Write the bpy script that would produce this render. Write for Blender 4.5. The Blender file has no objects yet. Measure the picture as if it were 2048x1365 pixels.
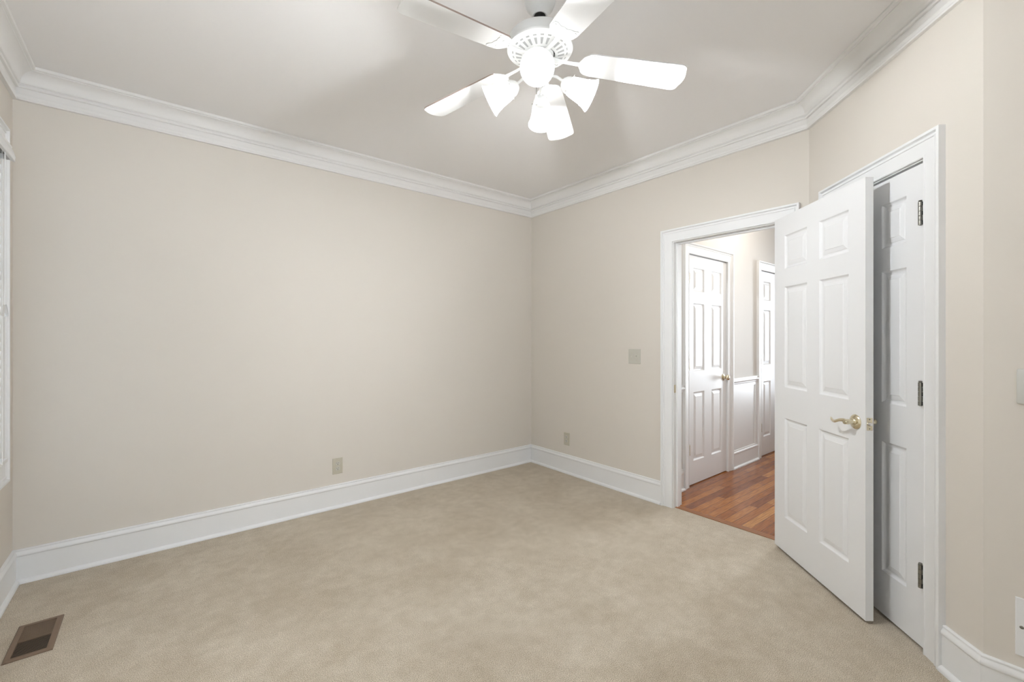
import bpy, bmesh, math, random
from mathutils import Vector, Matrix
R2 = 2 ** .5
PI = math.pi
rad = math.radians
scene = bpy.context.scene
COL = scene.collection
random.seed(4)

# ------------------------------------------------------------------ camera
cam_d = bpy.data.cameras.new('camera')
cam = bpy.data.objects.new('camera', cam_d)
COL.objects.link(cam)
cam.location = (0, 0, 1.31)
cam.rotation_euler = (rad(90), 0, rad(-39.351))
cam_d.sensor_width = 36
cam_d.lens = 36 * 875.54 / 2048
cam_d.shift_x = -9.2 / 2048
cam_d.shift_y = -6.94 / 2048
cam_d.clip_start = .02
scene.camera = cam

# ------------------------------------------------------------------ light
LAMP_BULB = 1500.0       # emission of the four bulbs
LAMP_SHADE = 6.5       # emission of the lit frosted glass
HALL_W = 9.0
SUNLESS_SKY = 1.0
scene.view_settings.view_transform = 'Standard'
scene.view_settings.look = 'None'
scene.view_settings.exposure = 0.20
scene.view_settings.gamma = 1.0
scene.view_settings.use_curve_mapping = False
world = bpy.data.worlds.new('world')
scene.world = world
world.use_nodes = True
wn = world.node_tree
bg = wn.nodes['Background']
bg.inputs[0].default_value = (.80, .90, 1.0, 1)
bg.inputs[1].default_value = SUNLESS_SKY


def area_light(name, loc, rot, sx, sy, power, color):
    l = bpy.data.lights.new(name, 'AREA')
    l.shape = 'RECTANGLE'
    l.size, l.size_y, l.energy, l.color = sx, sy, power, color
    o = bpy.data.objects.new(name, l)
    o.location, o.rotation_euler = loc, rot
    COL.objects.link(o)
    return o


# daylight: left window, unseen hallway source, added fill through an unseen back window
area_light('daylight_left', (-.95, 2.74, 1.47), (0, rad(-90), 0), 1.6, .95, 30, (.78, .88, 1))
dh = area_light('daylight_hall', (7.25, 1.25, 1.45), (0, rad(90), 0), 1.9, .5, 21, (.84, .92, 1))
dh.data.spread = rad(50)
area_light('back_fill_light', (.15, -1.1, 1.47), (rad(90), 0, 0), 1.2, 1.6, 42, (.80, .89, 1))
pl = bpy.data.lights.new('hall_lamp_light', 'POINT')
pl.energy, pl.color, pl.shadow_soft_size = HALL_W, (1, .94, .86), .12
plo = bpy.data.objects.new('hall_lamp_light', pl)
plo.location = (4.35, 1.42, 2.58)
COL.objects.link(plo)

# ------------------------------------------------------------------ dimensions
XC, YC, XW, YD = 3.061, 3.489, -.595, .930      # right wall, far wall, left wall, start of angled wall
YB = -.75                                      # wall behind the camera
SE = 1.0996                                    # length of the angled wall
XE, YE = XC - SE / R2, YD - SE / R2
H = 2.739
TH = .115
YH = 2.007                                     # hallway wall seen through the doorway
XH = 7.4


# ------------------------------------------------------------------ materials
def new_mat(name, color=(.8, .8, .8), rough=.5, metal=0., spec=.5, emis=None, emis_s=0., trans=0., ior=1.45):
    m = bpy.data.materials.new(name)
    m.use_nodes = True
    b = m.node_tree.nodes['Principled BSDF']
    b.inputs['Base Color'].default_value = (*color, 1)
    b.inputs['Roughness'].default_value = rough
    b.inputs['Metallic'].default_value = metal
    b.inputs['Specular IOR Level'].default_value = spec
    b.inputs['Transmission Weight'].default_value = trans
    b.inputs['IOR'].default_value = ior
    if emis:
        b.inputs['Emission Color'].default_value = (*emis, 1)
        b.inputs['Emission Strength'].default_value = emis_s
    return m


def add_bump(m, scale, strength, dist=.001, detail=2., coord='Object', rough=.5):
    nt = m.node_tree
    b = nt.nodes['Principled BSDF']
    tc = nt.nodes.new('ShaderNodeTexCoord')
    n = nt.nodes.new('ShaderNodeTexNoise')
    n.inputs['Scale'].default_value = scale
    n.inputs['Detail'].default_value = detail
    n.inputs['Roughness'].default_value = rough
    nt.links.new(tc.outputs[coord], n.inputs['Vector'])
    bp = nt.nodes.new('ShaderNodeBump')
    bp.inputs['Strength'].default_value = strength
    bp.inputs['Distance'].default_value = dist
    nt.links.new(n.outputs['Fac'], bp.inputs['Height'])
    nt.links.new(bp.outputs['Normal'], b.inputs['Normal'])
    return n


M = {}
M['wall'] = new_mat('beige_wall_paint', (.74, .69, .622), .75, spec=.25)
add_bump(M['wall'], 260, .12, .0006)
M['ceiling'] = new_mat('ceiling_paint', (.92, .90, .885), .9, spec=.1)
add_bump(M['ceiling'], 300, .1, .0006)
M['trim'] = new_mat('white_trim_paint', (.87, .87, .865), .38, spec=.4)
M['crown'] = new_mat('white_crown_paint', (.85, .835, .81), .5, spec=.3)
M['door'] = new_mat('white_door_paint', (.86, .86, .86), .42, spec=.4)
add_bump(M['door'], 130, .04, .0006)
M['hallwall'] = new_mat('hall_wall_paint', (.76, .73, .69), .7, spec=.25)
M['fan'] = new_mat('white_fan_enamel', (.82, .82, .80), .35, spec=.4)
M['blade'] = new_mat('white_fan_blade', (.74, .73, .71), .45, spec=.35)
M['bladeedge'] = new_mat('dark_blade_edge', (.28, .22, .18), .6)
M['brass'] = new_mat('polished_brass', (.74, .67, .50), .2, metal=1)
M['nickel'] = new_mat('satin_nickel', (.27, .26, .23), .35, metal=1)
M['chrome'] = new_mat('chrome', (.8, .8, .8), .12, metal=1)
M['black'] = new_mat('black', (.01, .01, .01), .7)
M['ivory'] = new_mat('almond_plastic', (.56, .52, .42), .45)
M['ivory2'] = new_mat('grey_almond_plastic', (.58, .56, .49), .4)
M['greyplate'] = new_mat('off_white_plastic', (.62, .61, .57), .45)
M['slot'] = new_mat('dark_slot', (.03, .025, .02), .8)
M['vent'] = new_mat('brown_vent_metal', (.20, .135, .09), .5)
M['blind'] = new_mat('white_blind_vinyl', (.86, .86, .85), .45)
M['clear'] = new_mat('clear_plastic', (.95, .96, .97), .08, trans=.9)
M['glass'] = new_mat('window_glass', (1, 1, 1), .0, trans=1., ior=1.45)
M['bulb'] = new_mat('lit_bulb', (1, 1, 1), .4, emis=(.93, .965, 1), emis_s=LAMP_BULB)
M['shade'] = new_mat('lit_frosted_glass', (.9, .9, .9), .25, emis=(.96, .98, 1), emis_s=LAMP_SHADE)


def carpet_mat():
    m = new_mat('beige_carpet', (.5, .42, .31), 1., spec=.05)
    nt = m.node_tree
    b = nt.nodes['Principled BSDF']
    b.inputs['Sheen Weight'].default_value = .15
    tc = nt.nodes.new('ShaderNodeTexCoord')

    def noise(s, d, r=.55):
        n = nt.nodes.new('ShaderNodeTexNoise')
        n.inputs['Scale'].default_value = s
        n.inputs['Detail'].default_value = d
        n.inputs['Roughness'].default_value = r
        nt.links.new(tc.outputs['Object'], n.inputs['Vector'])
        return n

    def ramp(src, p0, c0, p1, c1):
        r = nt.nodes.new('ShaderNodeValToRGB')
        r.color_ramp.elements[0].position = p0
        r.color_ramp.elements[0].color = (*c0, 1)
        r.color_ramp.elements[1].position = p1
        r.color_ramp.elements[1].color = (*c1, 1)
        nt.links.new(src.outputs['Fac'], r.inputs['Fac'])
        return r
    fine = noise(360, 2, .65)
    base = ramp(fine, .34, (.30, .243, .175), .63, (.89, .80, .66))
    big = noise(2.6, 9, .68)
    patch = ramp(big, .38, (.86, .84, .81), .62, (1, 1, 1))
    mid = noise(14, 6, .7)
    patch2 = ramp(mid, .36, (.88, .865, .84), .62, (1, 1, 1))
    src = base
    for p in (patch, patch2):
        mx = nt.nodes.new('ShaderNodeMix')
        mx.data_type = 'RGBA'
        mx.blend_type = 'MULTIPLY'
        mx.inputs[0].default_value = 1
        nt.links.new(src.outputs[2] if src.bl_idname == 'ShaderNodeMix' else src.outputs['Color'], mx.inputs[6])
        nt.links.new(p.outputs['Color'], mx.inputs[7])
        src = mx
    nt.links.new(src.outputs[2], b.inputs['Base Color'])
    bp = nt.nodes.new('ShaderNodeBump')
    bp.inputs['Strength'].default_value = .6
    bp.inputs['Distance'].default_value = .003
    nt.links.new(fine.outputs['Fac'], bp.inputs['Height'])
    nt.links.new(bp.outputs['Normal'], b.inputs['Normal'])
    return m


def plank_mat(along='X', width=.062, length=.85):
    m = new_mat('red_oak_planks_' + along.lower(), (.3, .12, .05), .2, spec=.35)
    nt = m.node_tree
    L = nt.links
    b = nt.nodes['Principled BSDF']
    tc = nt.nodes.new('ShaderNodeTexCoord')
    sp = nt.nodes.new('ShaderNodeSeparateXYZ')
    L.new(tc.outputs['Object'], sp.inputs[0])
    ax, ay = (0, 1) if along == 'X' else (1, 0)

    def mth(op, a, c=None):
        n = nt.nodes.new('ShaderNodeMath')
        n.operation = op
        for i, v in enumerate((a, c)):
            if v is None:
                continue
            if isinstance(v, (int, float)):
                n.inputs[i].default_value = v
            else:
                L.new(v, n.inputs[i])
        return n.outputs[0]
    v = mth('DIVIDE', sp.outputs[ay], width)
    row = mth('FLOOR', v)
    wn1 = nt.nodes.new('ShaderNodeTexWhiteNoise')
    wn1.noise_dimensions = '1D'
    L.new(row, wn1.inputs['W'])
    u = mth('ADD', mth('DIVIDE', sp.outputs[ax], length), mth('MULTIPLY', wn1.outputs['Value'], 7.3))
    idx = mth('FLOOR', u)
    cb = nt.nodes.new('ShaderNodeCombineXYZ')
    L.new(row, cb.inputs[0])
    L.new(idx, cb.inputs[1])
    wn2 = nt.nodes.new('ShaderNodeTexWhiteNoise')
    wn2.noise_dimensions = '2D'
    L.new(cb.outputs[0], wn2.inputs['Vector'])
    rp = nt.nodes.new('ShaderNodeValToRGB')
    cr = rp.color_ramp
    cr.elements[0].color = (.23, .075, .022, 1)
    cr.elements[1].color = (.50, .235, .075, 1)
    for p, c in ((.3, (.31, .110, .030, 1)), (.6, (.36, .135, .036, 1)), (.85, (.42, .170, .048, 1))):
        e = cr.elements.new(p)
        e.color = c
    L.new(wn2.outputs['Value'], rp.inputs['Fac'])
    # grain stretched along the boards
    mp = nt.nodes.new('ShaderNodeMapping')
    mp.inputs['Scale'].default_value = (5, 70, 5) if along == 'X' else (70, 5, 5)
    L.new(tc.outputs['Object'], mp.inputs[0])
    ns = nt.nodes.new('ShaderNodeTexNoise')
    ns.inputs['Scale'].default_value = 1.6
    ns.inputs['Detail'].default_value = 5
    L.new(mp.outputs[0], ns.inputs['Vector'])
    gr = nt.nodes.new('ShaderNodeValToRGB')
    gr.color_ramp.elements[0].position = .35
    gr.color_ramp.elements[0].color = (.74, .66, .60, 1)
    gr.color_ramp.elements[1].position = .62
    gr.color_ramp.elements[1].color = (1.12, 1.1, 1.05, 1)
    L.new(ns.outputs['Fac'], gr.inputs['Fac'])
    mx = nt.nodes.new('ShaderNodeMix')
    mx.data_type = 'RGBA'
    mx.blend_type = 'MULTIPLY'
    mx.inputs[0].default_value = 1
    L.new(rp.outputs['Color'], mx.inputs[6])
    L.new(gr.outputs['Color'], mx.inputs[7])
    # seams
    fv = mth('FRACT', v)
    fu = mth('FRACT', u)
    dv = mth('MULTIPLY', mth('MINIMUM', fv, mth('SUBTRACT', 1., fv)), width)
    du = mth('MULTIPLY', mth('MINIMUM', fu, mth('SUBTRACT', 1., fu)), length)
    seam = mth('LESS_THAN', mth('MINIMUM', dv, du), .0009)
    mx2 = nt.nodes.new('ShaderNodeMix')
    mx2.data_type = 'RGBA'
    L.new(seam, mx2.inputs[0])
    L.new(mx.outputs[2], mx2.inputs[6])
    mx2.inputs[7].default_value = (.06, .018, .008, 1)
    L.new(mx2.outputs[2], b.inputs['Base Color'])
    b.inputs['Roughness'].default_value = .24
    return m


M['carpet'] = carpet_mat()
M['wood'] = plank_mat()
M['threshold'] = new_mat('orange_oak_threshold', (.30, .115, .035), .35)
add_bump(M['threshold'], 60, .1, .0005)


# ------------------------------------------------------------------ mesh helpers
class MB:
    """collects shapes and links them as one mesh object"""

    def __init__(self):
        self.bm = bmesh.new()
        self.mi = 0

    def face(self, vs):
        try:
            f = self.bm.faces.new(vs)
            f.material_index = self.mi
            return f
        except ValueError:
            return None

    def box(self, a, b, mat=None, bevel=0):
        x0, y0, z0 = a
        x1, y1, z1 = b
        c = [(x0, y0, z0), (x1, y0, z0), (x1, y1, z0), (x0, y1, z0), (x0, y0, z1), (x1, y0, z1), (x1, y1, z1), (x0, y1, z1)]
        vs = [self.bm.verts.new(mat @ Vector(p) if mat else p) for p in c]
        fs = [self.face([vs[i] for i in q]) for q in ((0, 3, 2, 1), (4, 5, 6, 7), (0, 1, 5, 4), (1, 2, 6, 5), (2, 3, 7, 6), (3, 0, 4, 7))]
        if bevel:
            es = list({e for f in fs for e in f.edges})
            bmesh.ops.bevel(self.bm, geom=es, offset=bevel, segments=2, profile=.5, affect='EDGES')
        return self

    def loops(self, rings, closed=True, cap=True, cyclic=False):
        """skin a list of rings (lists of points)"""
        vr = [[self.bm.verts.new(p) for p in r] for r in rings]
        n = len(vr[0])
        k = len(vr)
        for i in range(k if cyclic else k - 1):
            a, b = vr[i], vr[(i + 1) % k]
            for j in range(n if closed else n - 1):
                j2 = (j + 1) % n
                self.face((a[j], a[j2], b[j2], b[j]))
        if cap and not cyclic and closed:
            self.face(list(reversed(vr[0])))
            self.face(vr[-1])
        return self

    def lathe(self, prof, seg=24, mat=None, cap=True):
        """prof = [(r, z)...] round the z axis"""
        rings = []
        for r, z in prof:
            ring = []
            for i in range(seg):
                a = 2 * PI * i / seg
                p = Vector((r * math.cos(a), r * math.sin(a), z))
                ring.append(mat @ p if mat else p)
            rings.append(ring)
        return self.loops(rings, True, cap)

    def tube(self, pts, r, seg=8, mat=None, flat=None):
        pts = [Vector(p) for p in pts]
        rs = r if isinstance(r, (list, tuple)) else [r] * len(pts)
        rings = []
        for i, p in enumerate(pts):
            t = (pts[min(i + 1, len(pts) - 1)] - pts[max(i - 1, 0)]).normalized()
            up = Vector((0, 0, 1)) if abs(t.z) < .95 else Vector((1, 0, 0))
            if flat is not None:
                up = Vector(flat[0])
            a = t.cross(up).normalized()
            b = a.cross(t).normalized()
            fa, fb = (1, 1) if flat is None else (flat[1], flat[2])
            ring = []
            for j in range(seg):
                th = 2 * PI * j / seg
                q = p + a * (rs[i] * fa * math.cos(th)) + b * (rs[i] * fb * math.sin(th))
                ring.append(mat @ q if mat else q)
            rings.append(ring)
        return self.loops(rings)

    def sphere(self, c, r, seg=16, rings=8, scale=(1, 1, 1), mat=None):
        prof = []
        for i in range(rings + 1):
            a = -PI / 2 + PI * i / rings
            prof.append((max(1e-5, r * math.cos(a)), r * math.sin(a)))
        mm = Matrix.Translation(c) @ Matrix.Diagonal((*scale, 1))
        if mat:
            mm = mat @ mm
        return self.lathe(prof, seg, mm)

    def build(self, name, mats, parent=None, smooth=None, loc=None):
        bm = self.bm
        bmesh.ops.remove_doubles(bm, verts=bm.verts[:], dist=1e-6)
        bmesh.ops.recalc_face_normals(bm, faces=bm.faces[:])
        me = bpy.data.meshes.new(name)
        bm.to_mesh(me)
        bm.free()
        for m in (mats if isinstance(mats, (list, tuple)) else [mats]):
            me.materials.append(m)
        if smooth:
            for p in me.polygons:
                p.use_smooth = True
            me.set_sharp_from_angle(angle=rad(smooth))
        o = bpy.data.objects.new(name, me)
        COL.objects.link(o)
        if parent:
            o.parent = parent
        if loc:
            o.location = loc
        return o


def tag(o, label=None, cat=None, group=None, kind=None):
    if label:
        o['label'] = label
    if cat:
        o['category'] = cat
    if group:
        o['group'] = group
    if kind:
        o['kind'] = kind
    return o


def empty(name, mat, label=None, cat=None, group=None, kind=None):
    o = bpy.data.objects.new(name, None)
    o.empty_display_size = .1
    COL.objects.link(o)
    if isinstance(mat, Matrix):
        o.matrix_world = mat
    else:
        o.location = mat
    return tag(o, label, cat, group, kind)


def frame(origin, xdir, zdir=(0, 0, 1)):
    """matrix with local x = xdir, local z = zdir, local y = z cross x"""
    x = Vector(xdir).normalized()
    z = Vector(zdir).normalized()
    y = z.cross(x).normalized()
    m = Matrix.Identity(4)
    for i in range(3):
        m[i][0], m[i][1], m[i][2], m[i][3] = x[i], y[i], z[i], origin[i]
    return m


def sweep_path(path, normal, profile, side=1, caps=True, only=None, ends=(None, None)):
    """mitred mould: path of points, 'normal' = constant axis for the profile's second coordinate,
    first coordinate goes along side * (normal x tangent). returns the MB."""
    w = Vector(normal).normalized()
    P = [Vector(p) for p in path]
    n = len(P)
    us = []
    T = [(P[i + 1] - P[i]).normalized() for i in range(n - 1)]
    U = [side * w.cross(t).normalized() for t in T]
    for i in range(n):
        if i == 0:
            u = U[0]
        elif i == n - 1:
            u = U[-1]
        else:
            s = (U[i - 1] + U[i]).normalized()
            u = s / s.dot(U[i])
        us.append(u)
    out = []
    for k in range(n - 1):
        if only is not None and k not in only:
            continue
        out.append([[P[i] + us[i] * a + w * b for a, b in profile] for i in (k, k + 1)])
    return out


def emit(rings_list):
    mb = MB()
    for r in rings_list:
        mb.loops(r)
    return mb


def wall(name, p0, p1, z0, z1, holes, mat, thick=TH, kind='structure'):
    """wall with its room face on the line p0-p1; thickness goes to the right of p0->p1"""
    d = Vector((p1[0] - p0[0], p1[1] - p0[1], 0))
    L = d.length
    d.normalize()
    back = Vector((d.y, -d.x, 0)) * thick
    o = Vector((p0[0], p0[1], 0))
    xs = sorted({0, L, *[h[0] for h in holes], *[h[1] for h in holes]})
    zs = sorted({z0, z1, *[h[2] for h in holes], *[h[3] for h in holes]})
    zs = [z for z in zs if z0 <= z <= z1]
    solid = {}
    for i in range(len(xs) - 1):
        for j in range(len(zs) - 1):
            cx, cz = (xs[i] + xs[i + 1]) / 2, (zs[j] + zs[j + 1]) / 2
            solid[i, j] = not any(h[0] < cx < h[1] and h[2] < cz < h[3] for h in holes)
    mb = MB()

    def P(i, j, b):
        return o + d * xs[i] + Vector((0, 0, zs[j])) + (back if b else Vector())
    for (i, j), s in solid.items():
        if not s:
            continue
        for b in (0, 1):
            mb.face([mb.bm.verts.new(P(a, c, b)) for a, c in ((i, j), (i + 1, j), (i + 1, j + 1), (i, j + 1))])
        for (ni, nj), (a, c) in (((i - 1, j), ((i, j), (i, j + 1))), ((i + 1, j), ((i + 1, j), (i + 1, j + 1))),
                                 ((i, j - 1), ((i, j), (i + 1, j))), ((i, j + 1), ((i, j + 1), (i + 1, j + 1)))):
            if not solid.get((ni, nj), False):
                mb.face([mb.bm.verts.new(p) for p in (P(*a, 0), P(*c, 0), P(*c, 1), P(*a, 1))])
    ob = mb.build(name, mat)
    return tag(ob, kind=kind)


# ------------------------------------------------------------------ shell
fl = MB().box((XW - .115, YB - .1, -.06), (XC + .020, YC + .1, 0)).build('floor', M['carpet'])
tag(fl, kind='structure')
fh = MB().box((XC + .0755, .94, -.06), (XH, YH + .1, 0)).build('floor_hallway', M['wood'])
tag(fh, kind='structure')
th = MB().box((XC + .0205, .94, -.06), (XC + .075, YH + .1, .003)).build('trim_1', M['threshold'])
tag(th, kind='structure')
ce = MB().box((XW - .115, YB - .115, H), (XH, YC + .115, H + .1)).build('ceiling', M['ceiling'])
tag(ce, kind='structure')

# window opening in the left wall
WY0, WY1, WZ0, WZ1 = 2.28, 3.195, .688, 2.253
wall('wall_far', (XC + TH, YC), (XW - TH, YC), 0, H, [], M['wall'])
wall('wall_left', (XW, YC), (XW, YB - TH), 0, H, [(YC - WY1, YC - WY0, WZ0, WZ1)], M['wall'])
BW = (-.45, .75)  # opening added in the unseen back wall to let fill light in
wall('wall_back', (XW, YB), (XC + TH, YB), 0, H, [(BW[0] - XW, BW[1] - XW, .70, 2.25)], M['wall'])
DY0, DY1, DZ = 1.070, 1.838, 2.0455            # doorway rough opening
wall('wall_right', (XC, YB - TH), (XC, YC), 0, H, [(DY0 - (YB - TH) - .018, DY1 - (YB - TH) + .018, -.1, DZ + .018)], M['wall'])
CS0, CS1 = .2365, .853                          # closet opening along the angled wall
DD = (-1 / R2, -1 / R2)


def dpt(s, off=0., z=0.):
    """point on the angled wall, s along it, off into the room"""
    return Vector((XC + DD[0] * s - off / R2, YD + DD[1] * s + off / R2, z))


e_ = dpt(SE)
# travel from E to the corner with B so that the thickness falls behind
wall('wall_angled', (e_.x, e_.y), (XC, YD), 0, H, [(SE - CS1 - .018, SE - CS0 + .018, -.1, DZ + .018)], M['wall'])
wall('wall_right_near', (XE, YB), (XE, YE), 0, H, [], M['wall'])
# hallway walls
wall('wall_hallway_left', (XH, YH), (XC + TH, YH), 0, H,
     [(XH - 4.308 - .018, XH - 3.585 + .018, -.1, 2.063), (XH - 5.807 - .018, XH - 5.084 + .018, -.1, 2.063)], M['hallwall'])
wall('wall_hallway_right', (XC + TH, .95), (XH, .95), 0, H, [], M['hallwall'])
wall('wall_hallway_end', (XH, .95), (XH, YH), 0, H, [], M['hallwall'])

# ------------------------------------------------------------------ crown moulding and baseboards
ROOM = [(XE, YB, 0), (XE, YE, 0), (XC, YD, 0), (XC, YC, 0), (XW, YC, 0), (XW, YB, 0), (XE, YB, 0)]
SIDES = ['right_near', 'angled', 'right', 'far', 'left', 'back']


def cove(x0, z0, x1, z1, n=8):
    """concave quarter from the wall (x0, z0) to the ceiling (x1, z1)"""
    o = []
    for i in range(n + 1):
        t = PI / 2 * i / n
        o.append((x1 - (x1 - x0) * math.cos(t) if False else x0 + (x1 - x0) * (1 - math.cos(t)), z0 + (z1 - z0) * math.sin(t)))
    return o


CROWN = [(0, 2.576), (.017, 2.576), (.0185, 2.579), (.0185, 2.585), (.016, 2.588), (.013, 2.591), (.013, 2.606), (.0145, 2.608), (.013, 2.611), (.013, 2.640),
         (.024, 2.640), (.027, 2.643), (.028, 2.648), (.026, 2.652), (.022, 2.655), (.022, 2.658), (.030, 2.660), (.033, 2.664), (.033, 2.668)]
CROWN += [(x, z) for x, z in cove(.034, 2.668, .084, 2.717)][1:]
CROWN += [(.084, 2.722), (.0955, 2.724), (.097, 2.727), (.097, H - .0005), (0, H - .0005)]
BASE = [(0, .001), (.030, .001), (.030, .010), (.027, .016), (.021, .021), (.015, .023), (.0145, .143), (.0175, .145), (.019, .150), (.018, .158),
        (.013, .166), (.0105, .170), (.0105, .172), (.0125, .174), (.012, .178), (.009, .1805), (0, .1805)]


def room_mould(prefix, prof, mat, gaps=None):
    path = [Vector(p) for p in ROOM]
    # walked clockwise seen from above? keep the room on the inside of 'side'
    n = len(path)
    pts = path[:-1]
    m = len(pts)
    for k, side in enumerate(SIDES):
        a, b = pts[k], pts[(k + 1) % m]
        pa, pb = pts[k - 1], pts[(k + 2) % m]
        z = Vector((0, 0, 1))

        def inn(p, q):
            t = (q - p).normalized()
            return z.cross(t)

        def mit(u1, u2):
            s = (u1 + u2).normalized()
            return s / s.dot(u2)
        u0 = mit(inn(pa, a), inn(a, b))
        u1 = mit(inn(a, b), inn(b, pb))
        u1 = mit(inn(b, pb), inn(a, b))
        t = (b - a).normalized()
        L = (b - a).length
        segs = [(0, L)]
        for g in (gaps or {}).get(side, []):
            new = []
            for s in segs:
                if g[0] > s[0]:
                    new.append((s[0], g[0]))
                if g[1] < s[1]:
                    new.append((g[1], s[1]))
            segs = [s for s in new if s[1] - s[0] > .002]
        mb = MB()
        straight = inn(a, b)
        for s0, s1 in segs:
            r = []
            for s, u in ((s0, u0 if s0 == 0 else straight), (s1, u1 if s1 == L else straight)):
                base = a + t * s
                r.append([base + u * x + z * zz for x, zz in prof])
            mb.loops(r)
        o = mb.build(prefix + side, mat, smooth=40)
        tag(o, kind='structure')


room_mould('trim_crown_', CROWN, M['crown'])
# along 'angled' the walk runs from E up to B: s' = SE - s ; along 'right' from YD to YC
room_mould('baseboard_', BASE, M['trim'], {
    'angled': [(SE - .9465, SE - .142)],
    'right': [(.978 - YD, 1.934 - YD)]})

# ------------------------------------------------------------------ door casings and jambs
# profile: a = distance outward from the opening edge, b = how far it stands off the wall
CAS = [(0, 0), (0, .011), (.003, .0135), (.008, .0135), (.010, .011), (.013, .0115), (.062, .0165), (.064, .0200), (.068, .0205), (.071, .0165), (.0765, .0165),
       (.080, .0215), (.082, .0270), (.092, .0270), (.0935, .0255), (.0935, 0)]


def casing(name, parent, M4, w, h, closed_bottom=False, z0=0., mat=None):
    """frame round an opening of width w (local x 0..w) and height h, wall face = local y 0, room = -y"""
    if closed_bottom:
        P = [(0, 0, z0), (0, 0, h), (w, 0, h), (w, 0, z0)]
        rings = []
        mb = MB()
        pts = [Vector(p) for p in P]
        c = Vector((w / 2, 0, (h + z0) / 2))
        for p in pts:
            sx = -1 if p.x < c.x else 1
            sz = -1 if p.z < c.z else 1
            rings.append([M4 @ Vector((p.x + sx * a, -b, p.z + sz * a)) for a, b in CAS])
        mb.loops(rings, cyclic=True, cap=False)
    else:
        mb = MB()
        rings = []
        for x, z, sx, sz in ((0, z0, -1, 0), (0, h, -1, 1), (w, h, 1, 1), (w, z0, 1, 0)):
            rings.append([M4 @ Vector((x + sx * a, -b, z + sz * a)) for a, b in CAS])
        mb.loops(rings)
    return mb.build(name, mat or M['trim'], parent, smooth=35)


def jamb(parent, M4, w, h, depth, stop_at, stop_w=.036, t=.018):
    """lining: opening local x 0..w clear, y 0..depth going away from the room"""
    mb = MB()
    mb.box((-t, 0, 0), (0, depth, h + t), M4).box((w, 0, 0), (w + t, depth, h + t), M4).box((0, 0, h), (w, depth, h + t), M4)
    s = .011
    a, b = stop_at, stop_at + stop_w
    mb.box((0, a, 0), (s, b, h), M4).box((w - s, a, 0), (w, b, h), M4).box((s, a, h - s), (w - s, b, h), M4)
    return mb.build('jamb', M['trim'], parent)


def panel_door(parent, w, h, t, z0, cols, rows, name='door_leaf', one_side=False):
    """six-panel leaf: local x 0..w, front face y=0 (looking at it along +y), back y=t"""
    mb = MB()
    steps = [(0, 0), (.0025, .0015), (.006, .006), (.010, .0085), (.014, .0095), (.020, .0095), (.022, .0080), (.040, .0040), (.043, .0022)]
    for face in (0, 1):
        yb = 0 if face == 0 else t
        sg = 1 if face == 0 else -1

        def V(x, d, z):
            return mb.bm.verts.new((x, yb + sg * d, z))
        xs = sorted({0, w, *[c for q in cols for c in q]})
        zs = sorted({z0, h, *[c for q in rows for c in q]})
        for i in range(len(xs) - 1):
            for j in range(len(zs) - 1):
                cx, cz = (xs[i] + xs[i + 1]) / 2, (zs[j] + zs[j + 1]) / 2
                isp = any(a < cx < b for a, b in cols) and any(a < cz < b for a, b in rows)
                if not isp:
                    mb.face([V(x, 0, z) for x, z in ((xs[i], zs[j]), (xs[i + 1], zs[j]), (xs[i + 1], zs[j + 1]), (xs[i], zs[j + 1]))])
                else:
                    rings = []
                    for ins, d in steps:
                        rings.append([(xs[i] + ins, yb + sg * d, zs[j] + ins), (xs[i + 1] - ins, yb + sg * d, zs[j] + ins),
                                      (xs[i + 1] - ins, yb + sg * d, zs[j + 1] - ins), (xs[i] + ins, yb + sg * d, zs[j + 1] - ins)])
                    vr = [[mb.bm.verts.new(p) for p in r] for r in rings]
                    for a in range(len(vr) - 1):
                        for k in range(4):
                            mb.face((vr[a][k], vr[a][(k + 1) % 4], vr[a + 1][(k + 1) % 4], vr[a + 1][k]))
                    mb.face(vr[-1])
    for a, b in (((0, z0), (0, h)), ((w, z0), (w, h)), ((0, z0), (w, z0)), ((0, h), (w, h))):
        mb.face([mb.bm.verts.new(p) for p in ((a[0], 0, a[1]), (b[0], 0, b[1]), (b[0], t, b[1]), (a[0], t, a[1]))])
    return mb.build(name, M['door'], parent)


def hinge(parent, x, y, zc, mat, hgt=.089, r=.0062, notch=False):
    mb = MB()
    n = 5
    gap = .0008
    seg = hgt / n
    for i in range(n):
        a = zc - hgt / 2 + i * seg
        mb.lathe([(r, a + gap), (r, a + seg - gap)], 14, Matrix.Translation((x, y, 0)))
    mb.lathe([(r * .55, zc - hgt / 2 - .001), (r * .55, zc + hgt / 2 + .001)], 10, Matrix.Translation((x, y, 0)))
    mb.lathe([(r * .5, zc + hgt / 2), (r * .95, zc + hgt / 2 + .003), (r * .7, zc + hgt / 2 + .006), (.0008, zc + hgt / 2 + .007)], 12, Matrix.Translation((x, y, 0)))
    if notch:
        mb.mi = 1
        for i in (0, 2, 4):
            q = zc - hgt / 2 + i * seg
            mb.box((x + r * .35, y - .001, q + .002), (x + r + .0030, y + .0060, q + seg - .002))
    return mb.build('hinge', [mat, M['black']], parent, smooth=40)


ROWS = [(.225, .825), (1.010, 1.616), (1.722, 1.926)]

# ---- door 1: the open bedroom door in the right wall
d1 = empty('door_1', (XC, DY1, 0), 'open white six-panel bedroom door with brass lever and its white frame', 'door', kind='structure')
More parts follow.
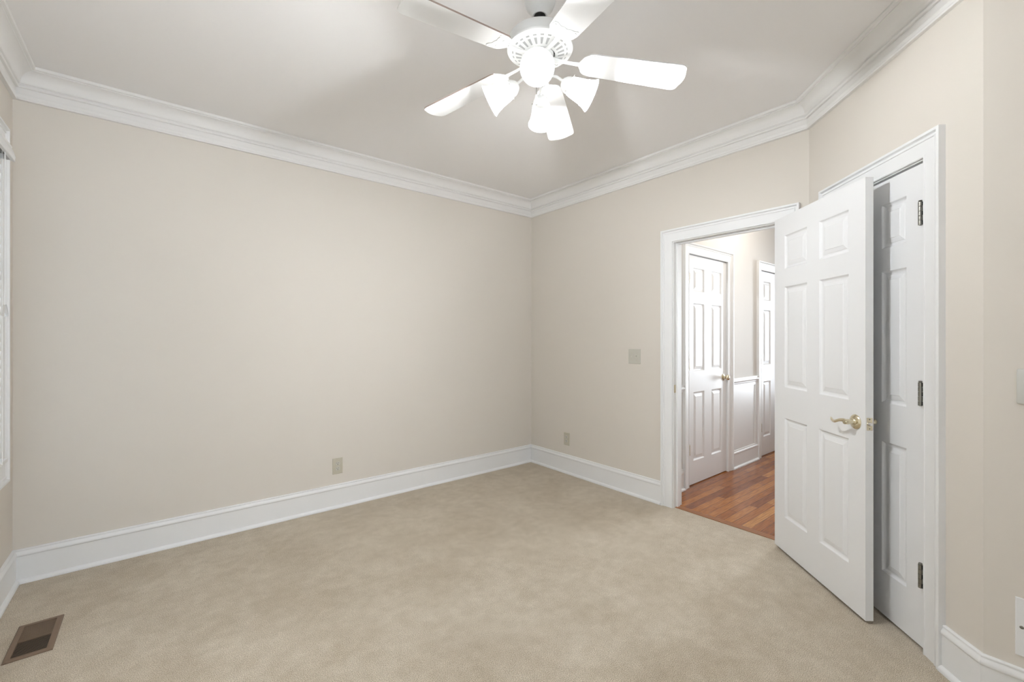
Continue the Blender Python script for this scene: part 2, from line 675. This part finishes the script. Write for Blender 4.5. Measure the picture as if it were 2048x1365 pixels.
# local frame: x from far jamb (DY1) towards the camera side (-Y), y into the wall (+X)
M1 = frame((0, 0, 0), (0, -1, 0))
W1 = DY1 - DY0
casing('casing', d1, M1 @ Matrix.Translation((-.0, 0, 0)), W1, DZ)
jamb(d1, M1 @ Matrix.Translation((.005, 0, 0)), W1 - .010, DZ - .005, TH, .038)
sp_ = MB()
sp_.box((.005, .004, .885), (.0065, .030, .945), M1)
so = sp_.build('strike_plate', M['brass'], d1)
# open leaf, measured: hinge corner and free corner of the visible face
P0 = Vector((2.997, 1.098, 0))
P1 = Vector((2.497, .535, 0))
u_ = (P0 - P1).normalized()
LW = (P0 - P1).length
# local x from the free edge to the hinge edge, y away from the viewer
ML = frame(P1, u_)
if ML.to_3x3() @ Vector((0, 1, 0)) @ Vector((1, -1, 0)) < 0:
    pass
yv = (ML.to_3x3() @ Vector((0, 1, 0)))
FLIP = yv.dot(Vector((1, -1, 0))) < 0
if FLIP:
    ML = frame(P0, -u_)
cols1 = [(.107, .325), (LW - .325, LW - .107)]
leaf1 = panel_door(d1, LW, 2.043, .035, .016, cols1, ROWS)
leaf1.matrix_basis = Matrix.Translation((-XC, -DY1, 0)) @ ML


def from_free(u):
    return LW - u if FLIP else u


def lever(parent, x, z, sgn_x, face_y, out, mat):
    """lever handle; out = -1 when it stands out to -y; sgn_x direction of the lever along x"""
    o = out
    hm = Matrix.Translation((x, face_y, z)) @ Matrix.Rotation(rad(90 if o < 0 else -90), 4, 'X')
    mb = MB()
    # rosette and neck, lathe axis along local +z -> out of the door
    mb.lathe([(.001, 0), (.0345, 0), (.0345, .003), (.031, .0075), (.026, .0095), (.017, .0105), (.0155, .013), (.0125, .016), (.0115, .030), (.0125, .034), (.0125, .050), (.0105, .054), (.001, .0545)], 32, hm)
    r = mb.build('rosette', mat, parent, smooth=35)
    mb = MB()
    pts, rs = [], []
    n = 16
    for i in range(n + 1):
        t = i / n
        px = x + sgn_x * (t * .108)
        pz = z + .002 + .0100 * math.sin(t * 2 * PI * .95 + .9) * (.35 + .65 * t) - .007 * t
        py = face_y + o * (.046 + .010 * math.sin(t * PI) - .002 * t)
        pts.append((px, py, pz))
        rs.append(.0088 - .0020 * math.sin(t * PI) if t < .9 else .0075)
    rs[-1] = .004
    rs[0] = .008
    mb.tube(pts, rs, 12, flat=((0, 0, 1), .55, 1.0))
    mb.build('lever_handle', mat, r, smooth=50)
    return r


hx = 1 if not FLIP else -1
lever(leaf1, from_free(.060), .914, hx, 0, -1, M['brass'])
lever(leaf1, from_free(.060), .914, hx, .035, 1, M['brass'])
# latch plate and bolt on the free edge
ex = from_free(0)
es = -1 if not FLIP else 1
mb = MB()
mb.box((min(ex, ex + es * .0012), .005, .886), (max(ex, ex + es * .0012), .030, .943), bevel=.0)
for zz in (.893, .936):
    mb.mi = 1
    mb.lathe([(.0028, 0), (.0028, .0018), (.0005, .0018)], 10, Matrix.Translation((ex, .0175, zz)) @ Matrix.Rotation(rad(90) * es, 4, 'Y'))
mb.build('latch_plate', [M['brass'], M['nickel']], leaf1)
MB().lathe([(.009, 0), (.009, .006), (.006, .011), (.001, .0115)], 16, Matrix.Translation((ex, .0175, .9145)) @ Matrix.Rotation(rad(90) * es, 4, 'Y')).build('latch_bolt', M['chrome'], leaf1, smooth=40)
for zc in (.30, 1.06, 1.83):
    hinge(leaf1, from_free(LW + .004), .030, zc, M['brass'])

# ---- door 2: the closed closet door in the angled wall
MA = frame(dpt(CS0), (DD[0], DD[1], 0))       # x along s, y = z cross x
ya = MA.to_3x3() @ Vector((0, 1, 0))
d2 = empty('door_2', MA, 'closed narrow white six-panel closet door in the angled wall', 'door', kind='structure')
assert ya.dot(Vector((1, -1, 0))) > 0, 'angled frame flipped'
I4 = Matrix.Identity(4)
W2 = CS1 - CS0
DZC = 2.0545
casing('casing', d2, I4, W2, DZC)
jamb(d2, Matrix.Translation((.005, 0, 0)), W2 - .010, DZC - .005, TH, .038)
l2w = .5985
leaf2 = panel_door(d2, l2w, 2.040, .035, .012, [(.095, .243), (l2w - .243, l2w - .095)], [(.215, .825), (1.006, 1.618), (1.725, 1.931)])
leaf2.location = (.008, .002, 0)
for zc in (.314, 1.074, 1.828):
    hinge(d2, l2w + .0035, -.0100, zc, M['nickel'], hgt=.098, r=.0078, notch=True)
MB().lathe([(.001, 0), (.028, 0), (.028, .004), (.011, .010), (.010, .022), (.022, .032), (.026, .044), (.022, .053), (.012, .058), (.001, .059)], 24,
           Matrix.Translation((.06, 0, .914)) @ Matrix.Rotation(rad(90), 4, 'X')).build('door_knob', M['brass'], leaf2, smooth=40)

# ---- doors 3 and 4 in the hallway wall (seen from -y)
for n_, x0, lab in ((3, 3.585, 'white six-panel hallway door nearest the bedroom doorway, with round brass knob'),
                    (4, 5.084, 'white six-panel door farther down the hallway, half hidden by the open door')):
    MH = frame((x0, YH, 0), (1, 0, 0))
    dd = empty('door_%d' % n_, MH, lab, 'door', kind='structure')
    W3 = .723
    casing('casing', dd, I4, W3, 2.046)
    jamb(dd, I4, W3, 2.046, TH, .045)
    lf = panel_door(dd, .714, 2.040, .035, .008, [(.095, .290), (.714 - .290, .714 - .095)], [(.212, .823), (1.008, 1.616), (1.722, 1.933)])
    lf.location = (.0045, .006, 0)
    for zc in (.322, 1.072, 1.825):
        hinge(dd, .009, -.0060, zc, M['brass'], r=.0065)
    k = MB().lathe([(.001, 0), (.031, 0), (.031, .004), (.012, .010), (.011, .022), (.020, .030), (.026, .042), (.025, .051), (.017, .059), (.001, .062)], 24,
                   Matrix.Translation((.714 - .062, 0, .925)) @ Matrix.Rotation(rad(90), 4, 'X')).build('door_knob', M['brass'], lf, smooth=40)

# ---- hallway trim: baseboard, chair rail, panel moulding
RAIL = [(0, .838), (.010, .838), (.012, .842), (.012, .856), (.018, .860), (.024, .866), (.026, .874), (.024, .880), (.016, .884), (.016, .893), (.020, .897), (.020, .902), (0, .902)]
hall_runs = [(XC + TH, 3.585 - .0945), (4.308 + .0945, 5.084 - .0945), (5.807 + .0945, XH)]
for nm, prof in (('baseboard_hallway', BASE), ('trim_2', RAIL)):
    mb = MB()
    for a, b in hall_runs:
        mb.loops([[Vector((x, YH - p, z)) for p, z in prof] for x in (a, b)])
    tag(mb.build(nm, M['trim'], smooth=40), kind='structure')
# painted wainscot board under the rail with a small frame
mb = MB()
for a, b in hall_runs[1:2]:
    mb.box((a, YH - .004, .175), (b, YH + .0, .842))
    mb.box((b - .060, YH - .010, .175), (b, YH - .004, .842))
    mb.box((a, YH - .010, .810), (b - .060, YH - .004, .842))
tag(mb.build('trim_3', M['trim']), kind='structure')

# ------------------------------------------------------------------ windows
def window(n_, M4, w, z0, z1, label):
    """opening local x 0..w, wall face y=0, outside +y"""
    wd = empty('window_%d' % n_, M4, label, 'window', kind='structure')
    casing('window_casing', wd, I4, w, z1, True, z0)
    mb = MB()
    mb.box((0, 0, z0), (w, TH, z0 + .015)).box((0, 0, z1 - .015), (w, TH, z1)).box((0, 0, z0 + .015), (.015, TH, z1 - .015)).box((w - .015, 0, z0 + .015), (w, TH, z1 - .015))
    mb.build('window_frame', M['trim'], wd)
    zm = (z0 + z1) / 2
    for (a, b, y) in ((z0 + .015, zm + .02, .070), (zm - .02, z1 - .015, .092)):
        mb = MB()
        s = .04
        mb.box((.015, y, a), (w - .015, y + .02, a + s)).box((.015, y, b - s), (w - .015, y + .02, b))
        mb.box((.015, y, a + s), (.015 + s, y + .02, b - s)).box((w - .015 - s, y, a + s), (w - .015, y + .02, b - s))
        sh = mb.build('sash', M['trim'], wd)
        MB().box((.015 + s, y + .008, a + s), (w - .015 - s, y + .012, b - s)).build('pane', M['glass'], sh)
    return wd


MW = frame((XW, WY0, 0), (0, 1, 0))           # x along +Y, y = -X (outside)
window(1, MW, WY1 - WY0, WZ0, WZ1, 'white framed window at the left edge behind a white blind')
MW2 = frame((BW[1], YB, 0), (-1, 0, 0))  # back window is made up, out of view, to carry the fill light
window(2, MW2, BW[1] - BW[0], .70, 2.25, 'added window in the wall behind the camera, unseen, for fill light')

# ---- blind hanging in window 1
bl = empty('window_blind', (XW, WY0, 0), 'white horizontal slat blind with a moulded valance hanging in the left window', 'window blind')
wW = WY1 - WY0
mb = MB()
VAL = [(.046, 2.236), (.050, 2.236), (.052, 2.229), (.050, 2.224), (.053, 2.219), (.059, 2.200), (.062, 2.184), (.060, 2.172), (.062, 2.166), (.060, 2.163), (.048, 2.163), (.046, 2.167)]
mb.loops([[Vector((x, y, z)) for x, z in VAL] for y in (.004, wW - .010)])
mb.box((0.0, wW - .014, 2.167), (.050, wW - .010, 2.233)).box((0.0, .004, 2.167), (.050, .008, 2.233))
mb.build('valance', M['blind'], bl, smooth=35)
MB().box((-.012, .012, 2.190), (.044, wW - .020, 2.240)).build('headrail', M['nickel'], bl)
mb = MB()
z = .760
ang = rad(77)
while z < 2.17:
    c, s = math.cos(ang), math.sin(ang)
    m4 = Matrix.Translation((.012, 0, z)) @ Matrix.Rotation(ang, 4, 'Y')
    ring = []
    prof = [(-.025, 0), (-.012, .0022), (0, .003), (.012, .0022), (.025, 0), (.025, -.0022), (.012, 0), (0, .0008), (-.012, 0), (-.025, -.0022)]
    mb.loops([[m4 @ Vector((x, y, zz)) for x, zz in prof] for y in (.006, wW - .016)])
    z += .0425
mb.build('slats', M['blind'], bl, smooth=50)
MB().box((-.012, .006, .712), (.038, wW - .016, .730), bevel=.003).build('bottom_rail', M['blind'], bl, smooth=40)
mb = MB()
for y in (.12, wW - .12):
    for x in (-.014, .039):
        mb.tube([(x, y, .72), (x, y, 2.19)], .0012, 6)
mb.build('ladder_cord', M['blind'], bl)
mb = MB()
mb.tube([(.054, wW - .155, 2.17), (.053, wW - .150, 1.46)], .0022, 8)
mb.build('tilt_cord', M['blind'], bl, smooth=50)
MB().lathe([(.004, 1.462), (.006, 1.455), (.010, 1.418), (.010, 1.408), (.002, 1.406)], 14, Matrix.Translation((.053, wW - .150, 0))).build('cord_tassel', M['clear'], bl, smooth=40)

# ------------------------------------------------------------------ ceiling fan
FX, FY = 1.205, 1.320
fan = empty('ceiling_fan', (FX, FY, H), 'white five-blade ceiling fan with four lit glass shades', 'ceiling fan')


def fz(z):
    return z - H


MB().lathe([(.020, fz(2.622)), (.029, fz(2.620)), (.033, fz(2.624)), (.036, fz(2.632)), (.044, fz(2.640)), (.056, fz(2.655)), (.0625, fz(2.675)), (.0635, fz(2.690)),
            (.0600, fz(2.694)), (.0625, fz(2.699)), (.0600, fz(2.704)), (.066, fz(2.716)), (.067, fz(2.7385)), (.020, fz(2.7385))], 48).build('canopy', M['fan'], fan, smooth=40)
dr = MB().sphere((0, 0, fz(2.625)), .024, 20, 12).build('hanger_ball', M['black'], fan, smooth=60)
MB().lathe([(.0125, fz(2.53)), (.0125, fz(2.62))], 20).build('downrod', M['nickel'], fan, smooth=60)
MB().box((.012, -.004, fz(2.604)), (.022, .004, fz(2.612))).build('set_screw', M['black'], fan)
# motor housing: drum, outer bead, pierced sloping ring, open centre
MB().lathe([(.018, fz(2.560)), (.040, fz(2.558)), (.055, fz(2.548)), (.100, fz(2.538)), (.121, fz(2.532)), (.126, fz(2.526)), (.1285, fz(2.500)), (.1285, fz(2.492)), (.133, fz(2.489)),
            (.1345, fz(2.484)), (.133, fz(2.479)), (.129, fz(2.477)), (.122, fz(2.475)), (.110, fz(2.4705)), (.070, fz(2.4600)), (.0635, fz(2.4575)), (.0615, fz(2.459)), (.0615, fz(2.480)), (.0180, fz(2.480))], 72).build('motor_housing', M['fan'], fan, smooth=35)
mh = bpy.data.objects['motor_housing']
M['slotgrey'] = new_mat('shadowed_vent_slot', (.45, .45, .44), .6)
for i in range(24):
    a = 2 * PI * (i + .5) / 24
    mm = Matrix.Rotation(a, 4, 'Z')
    sl = math.atan2(.0105, .040)
    mb = MB()
    # tapered long slot, thin raised plate proud of the cone by .3 mm
    r0, r1 = .074, .100
    for (ra, rb, wa, wb) in ((.073, .099, .0032, .0058), (.108, .113, .0065, .0068)):
        vs = []
        for r, w in ((ra, wa), (rb, wb)):
            zc = 2.4600 + (r - .070) * (.0105 / .040) - .0006
            if r > .110:
                zc = 2.4705 + (r - .110) * (.0045 / .012) - .0006
            for sgn in (-1, 1):
                vs.append(mm @ Vector((r, sgn * w, fz(zc))))
        top = [v + Vector((0, 0, .002)) for v in vs]
        a0, a1, b0, b1 = [mb.bm.verts.new(v) for v in vs]
        c0, c1, e0, e1 = [mb.bm.verts.new(v) for v in top]
        for q in ((a0, a1, b1, b0), (c0, e0, e1, c1), (a0, b0, e0, c0), (a1, c1, e1, b1), (a0, c0, c1, a1), (b0, b1, e1, e0)):
            mb.face(q)
    mb.build('vent_slot', M['slotgrey'], mh)
MB().lathe([(.001, fz(2.478)), (.056, fz(2.478)), (.056, fz(2.462)), (.030, fz(2.458)), (.001, fz(2.458))], 32).build('rotor', M['fan'], fan, smooth=40)
MB().lathe([(.059, fz(2.4805)), (.0614, fz(2.4805)), (.0614, fz(2.470)), (.059, fz(2.470))], 32).build('rotor_gap', M['slot'], fan)
MB().lathe([(.001, fz(2.459)), (.034, fz(2.459)), (.036, fz(2.440)), (.047, fz(2.434)), (.050, fz(2.428)), (.050, fz(2.390)), (.046, fz(2.382)), (.038, fz(2.378)), (.038, fz(2.360)),
            (.030, fz(2.350)), (.014, fz(2.345)), (.007, fz(2.338)), (.001, fz(2.336))], 40).build('switch_housing', M['fan'], fan, smooth=40)

DROOP = rad(5.887)
PITCH = rad(-9.36)
BZ = fz(2.4475)


def blade_matrix(k):
    return Matrix.Translation((0, 0, BZ)) @ Matrix.Rotation(rad(-35.79 + 72 * k), 4, 'Z') @ Matrix.Rotation(DROOP, 4, 'Y') @ Matrix.Rotation(PITCH, 4, 'X')


def blade_outline():
    """half-rounded inner end, soft square tip"""
    pts = []
    R0, R1 = .178, .606

    def hw(r):
        return (.112 + (.137 - .112) * (r - .15) / .45) / 2
    n = 8
    # inner end : ellipse
    for i in range(n + 1):
        a = PI / 2 + PI * i / n
        pts.append((R0 + .030 + .030 * math.cos(a), hw(R0) * math.sin(a)))
    # outer end: corner radius .03 with slightly bowed tip
    cr = .026
    w = hw(R1)
    for i in range(n + 1):
        a = -PI / 2 + PI / 2 * i / n
        pts.append((R1 - .010 - cr + cr * math.cos(a), -w + cr + cr * math.sin(a)))
    for i in range(1, 6):
        t = i / 6
        y = (-w + cr) + t * (2 * w - 2 * cr)
        pts.append((R1 - .010 + .010 * math.sin(t * PI), y))
    for i in range(n + 1):
        a = PI / 2 * i / n
        pts.append((R1 - .010 - cr + cr * math.cos(a), w - cr + cr * math.sin(a)))
    return pts


def make_blade():
    mb = MB()
    o = blade_outline()
    th = .0055
    lo = [mb.bm.verts.new((x, y, 0)) for x, y in o]
    hi = [mb.bm.verts.new((x, y, th)) for x, y in o]
    mb.face(list(reversed(lo)))
    mb.face(hi)
    for i in range(len(o)):
        j = (i + 1) % len(o)
        mb.mi = 1 if .20 < (o[i][0] + o[j][0]) / 2 and o[i][1] > .03 else 0
        mb.face((lo[i], lo[j], hi[j], hi[i]))
    mb.mi = 0
    b = mb.build('blade', [M['blade'], M['bladeedge']], fan)
    # ornate iron: arm + scalloped plate under the blade
    mb = MB()
    zt = -.0025
    out = []
    for i in range(41):
        t = -1 + 2 * i / 40
        a = t * rad(118)
        rr = .052 + .0035 * abs(math.cos(a * 3.2))
        out.append((.212 - rr * math.cos(a) * .92, rr * math.sin(a) * .98))
    x9, y9 = out[-1]
    for i in range(1, 24):
        t = i / 24
        out.append((x9 + .012 * math.sin(t * PI) * -1 + .0045 * abs(math.cos(t * PI * 3.5)), y9 * (1 - 2 * t)))
    lo = [mb.bm.verts.new((x, y, zt)) for x, y in out]
    hi = [mb.bm.verts.new((x, y, .0)) for x, y in out]
    mb.face(list(reversed(lo)))
    mb.face(hi)
    for i in range(len(out)):
        j = (i + 1) % len(out)
        mb.face((lo[i], lo[j], hi[j], hi[i]))
    # scroll relief
    for sg in (-1, 1):
        sc = []
        for i in range(22):
            t = i / 21
            a = t * PI * 1.5
            r = .019 * (1 - .62 * t)
            sc.append((.196 - r * math.cos(a), sg * (.021 + r * math.sin(a) * .9), zt))
        mb.tube(sc, .0022, 6)
        mb.tube([(.166, sg * .006, zt), (.182, sg * .032, zt), (.206, sg * .045, zt), (.226, sg * .043, zt)], .0022, 6)
    mb.tube([(.160, 0, zt), (.190, 0, zt), (.215, 0, zt)], [.004, .003, .001], 6)
    # arm towards the motor
    mb.tube([(.170, 0, -.001), (.140, 0, -.001), (.105, 0, .000), (.070, 0, .004), (.040, 0, .008)], [.010, .0085, .008, .009, .012], 10, flat=((0, 0, 1), 1., .55))
    for x, y in ((.225, .040), (.225, -.040), (.182, 0)):
        mb.lathe([(.0035, zt), (.0035, zt - .002), (.0005, zt - .0026)], 8, Matrix.Translation((x, y, 0)))
    mb.build('blade_iron', M['fan'], b, smooth=35)
    return b


b0 = make_blade()
b0.matrix_basis = blade_matrix(0)
for k in range(1, 5):
    b = b0.copy()
    COL.objects.link(b)
    b.parent = fan
    b.matrix_basis = blade_matrix(k)
    for ch in list(b0.children):
        c = ch.copy()
        COL.objects.link(c)
        c.parent = b

# light kit: four arms at 45 degrees; local x points outward
TILT = rad(27.6)


def make_arm():
    mb = MB()
    pts = [(.030, 0, fz(2.372)), (.050, 0, fz(2.374)), (.068, 0, fz(2.370)), (.084, 0, fz(2.358)), (.098, 0, fz(2.348))]
    mb.tube(pts, .0058, 10)
    arm = mb.build('light_arm', M['fan'], fan, smooth=60)
    # axis frame: origin at the neck of the shade, local z along the shade axis (outward, down)
    nx, nz = .1195, fz(2.3305)
    ax = Vector((math.cos(TILT), 0, -math.sin(TILT)))
    A = frame((nx, 0, nz), (math.sin(TILT), 0, math.cos(TILT)), ax)
    MB().lathe([(.001, -.034), (.012, -.034), (.018, -.030), (.028, -.018), (.0325, -.008), (.0335, .006), (.0325, .008), (.001, .008)], 32, A).build('socket_cup', M['fan'], arm, smooth=40)
    for i in range(3):
        mb = MB()
        a = 2 * PI * i / 3 + .5
        d = Vector((math.cos(a), math.sin(a), 0))
        mb.tube([A @ (d * .033 + Vector((0, 0, .003))), A @ (d * .042 + Vector((0, 0, .003)))], .0018, 6)
        mb.build('thumb_screw', M['nickel'], arm)
    mb = MB()
    prof_o = [(.0315, .000), (.0350, .004), (.0385, .022), (.0430, .046), (.0460, .064), (.0490, .067), (.0490, .071), (.0505, .076), (.0550, .088), (.0605, .098), (.0620, .100)]
    rings = []
    seg = 72
    full = [(r, z, 1) for r, z in prof_o] + [(r - .0028, z, 0) for r, z in reversed(prof_o)]
    for r, z, outer in full:
        ring = []
        for i in range(seg):
            a = 2 * PI * i / seg
            rr = r + (.0007 * math.cos(a * 36) if z > .012 else 0)
            ring.append(A @ Vector((rr * math.cos(a), rr * math.sin(a), z)))
        rings.append(ring)
    mb.loops(rings, cap=False)
    mb.build('lamp_shade', M['shade'], arm, smooth=60)
    MB().lathe([(.012, .010), (.013, .020), (.018, .034), (.0235, .048), (.0250, .058), (.0235, .070), (.016, .080), (.006, .0845), (.0008, .085)], 16, A).build('light_bulb', M['bulb'], arm, smooth=80)
    return arm


a0 = make_arm()
a0.rotation_euler = (0, 0, rad(45))
for k in range(1, 4):
    a = a0.copy()
    COL.objects.link(a)
    a.parent = fan
    a.rotation_euler = (0, 0, rad(45 + 90 * k))
    for ch in list(a0.children):
        c = ch.copy()
        COL.objects.link(c)
        c.parent = a
# pull chain with a white fob hanging at the far side of the hub
mb = MB()
px, py = .030 * math.sin(rad(39.35)) - .010, .030 * math.cos(rad(39.35)) + .008
for i in range(14):
    mb.sphere((px, py, fz(2.356 - i * .0028)), .0013, 6, 4)
mb.build('pull_chain', M['nickel'], fan)
MB().lathe([(.001, fz(2.318)), (.0045, fz(2.316)), (.0058, fz(2.308)), (.0058, fz(2.282)), (.004, fz(2.276)), (.001, fz(2.275))], 12, Matrix.Translation((px, py, 0))).build('chain_fob', M['fan'], fan, smooth=40)


# ------------------------------------------------------------------ wall plates
def plate(mb, w, h, t=.005, bev=.004):
    """plate centred on x=0,z=0 standing out to -y"""
    a = [(-w / 2, -h / 2), (w / 2, -h / 2), (w / 2, h / 2), (-w / 2, h / 2)]
    rings = []
    for ins, y in ((0, 0), (0, -t * .45), (bev * .5, -t * .85), (bev, -t)):
        rings.append([(x - math.copysign(ins, x), y, z - math.copysign(ins, z)) for x, z in a])
    mb.loops(rings)
    return mb


def outlet(M4, label, mat):
    e = empty('wall_outlet', M4, label, 'outlet', 'electrical outlets low on the walls')
    plate(MB(), .076, .122).build('cover_plate', mat, e)
    for s in (1, -1):
        mb = MB()
        ring = []
        for i in range(24):
            a = 2 * PI * i / 24
            ring.append((.0172 * math.cos(a), max(-.0140, min(.0140, .0172 * math.sin(a))) + s * .0195))
        mb.loops([[(x, y, z) for x, z in ring] for y in (-.0045, -.0068)])
        rc = mb.build('receptacle', M['ivory2'], e)
        mb = MB()
        for x, hh in ((-.0064, .0085), (.0064, .0070)):
            mb.box((x - .0011, -.0072, s * .0195 + .0035 - hh / 2), (x + .0011, -.0060, s * .0195 + .0035 + hh / 2))
        mb.lathe([(.0028, 0), (.0028, .0012)], 10, Matrix.Translation((0, -.0060, s * .0195 - .0080)) @ Matrix.Rotation(rad(90), 4, 'X'))
        mb.build('socket_slots', M['slot'], rc)
    MB().lathe([(.0032, 0), (.0032, .0010), (.001, .0014)], 12, Matrix.Translation((0, -.0048, 0)) @ Matrix.Rotation(rad(90), 4, 'X')).build('screw', M['ivory'], e)
    return e


outlet(frame((1.074, YC, .3195), (1, 0, 0)), 'almond duplex outlet low on the long wall above the baseboard', M['ivory'])
outlet(frame((XC, 2.9665, .329), (0, -1, 0)), 'almond duplex outlet low on the short wall, right of the room corner', M['ivory'])

sw = empty('light_switch', frame((XC, 2.1895, 1.1535), (0, -1, 0)), 'almond two-gang toggle light switch plate left of the open doorway', 'light switch')
plate(MB(), .118, .124).build('cover_plate', M['ivory2'], sw)
for x, up in ((-.023, -1), (.023, 1)):
    mb = MB()
    mb.box((x - .0052, -.0062, -.012), (x + .0052, -.0048, .012))
    hs = mb.build('toggle_collar', M['ivory2'], sw)
    mb = MB()
    mb.tube([(x, -.004, 0), (x, -.0120, up * .0060), (x, -.0175, up * .0095)], [.0042, .0038, .0032], 8, flat=((1, 0, 0), 1, 1))
    mb.build('toggle', M['ivory2'], hs, smooth=50)
    for z in (-.030, .030):
        MB().lathe([(.0030, 0), (.0030, .0010), (.001, .0014)], 12, Matrix.Translation((x, -.0048, z)) @ Matrix.Rotation(rad(90), 4, 'X')).build('screw', M['ivory'], sw)

tw = .090
dm = empty('wall_control', frame((XE, .0735 - tw / 2, 1.1435), (0, -1, 0)), 'off-white rounded control plate at the right edge of the near wall', 'wall plate')
mb = MB()
mb.box((-tw / 2, -.012, -.060), (tw / 2, 0, .060), bevel=.005)
mb.build('cover_plate', M['greyplate'], dm, smooth=40)
MB().box((-.028, -.016, -.045), (.028, -.0121, .045), bevel=.002).build('rocker', M['greyplate'], dm, smooth=40)

ap = empty('access_cover', frame((XE, .077 - .10, .320), (0, -1, 0)), 'large white screwed cover plate low on the near right wall', 'cover plate')
plate(MB(), .20, .198, .004, .002).build('cover_plate', M['trim'], ap)
for x in (-.085, .085):
    MB().lathe([(.0055, 0), (.0050, .0012), (.002, .0024), (.0005, .0024)], 14, Matrix.Translation((x, -.0039, 0)) @ Matrix.Rotation(rad(90), 4, 'X')).build('screw', M['nickel'], ap, smooth=40)

# ------------------------------------------------------------------ floor register
VX0, VX1, VY0, VY1 = -.484, -.340, 2.652, 2.950
vt = empty('floor_vent', ((VX0 + VX1) / 2, (VY0 + VY1) / 2, 0), 'brown metal floor register in the carpet beside the window wall', 'floor vent')
w, l = VX1 - VX0, VY1 - VY0
mb = MB()
b_ = .021
zt = .007
outer = [(-w / 2, -l / 2), (w / 2, -l / 2), (w / 2, l / 2), (-w / 2, l / 2)]


def rect(i, z):
    return [(x - math.copysign(i, x), y - math.copysign(i, y), z) for x, y in outer]


mb.loops([rect(0, .0005), rect(.001, zt - .002), rect(.004, zt), rect(b_, zt), rect(b_ + .001, .001)], cap=False)
mb.build('vent_frame', M['vent'], vt)
MB().box((-w / 2 + b_, -l / 2 + b_, .0004), (w / 2 - b_, l / 2 - b_, .0012)).build('duct_opening', M['black'], vt)  # black plate on the carpet, paints in the darkness of the duct
iy0, iy1 = -l / 2 + b_ + .001, l / 2 - b_ - .004
half = (iy0 + iy1) / 2 + .0
div = [iy1 - (iy1 - iy0) * .5]
for d_ in div:
    MB().box((-w / 2 + b_, d_ - .002, .001), (w / 2 - b_, d_ + .002, zt - .0005)).build('divider', M['vent'], vt)
bounds = [iy1, div[0], iy0]
for q in range(2):
    a, b2 = bounds[q + 1] + .002, bounds[q] - .002
    n = 12
    mb = MB()
    for i in range(n):
        if q == 1:
            y = a + (b2 - a) * (i + .5) / n
            mb.box((-w / 2 + b_, y - .0005, .0045), (w / 2 - b_, y + .0005, .0060))
            continue
        y = a + (b2 - a) * (i + .5) / n
        tilt = .0028 if q % 2 == 0 else -.0004
        hw_ = .0016 if q % 2 == 0 else .0007
        p = [(-w / 2 + b_, y - hw_ - tilt * .0, .0015), (-w / 2 + b_, y + hw_, .0015 if q % 2 else .0015), (-w / 2 + b_, y + hw_ + tilt * .3, zt - .001), (-w / 2 + b_, y - hw_ + tilt * .3, zt - .001)]
        mb.loops([[Vector(v) for v in p], [Vector((w / 2 - b_, v[1], v[2])) for v in p]])
    mb.build('louvers', M['vent'], vt)

bpy.context.view_layer.update()
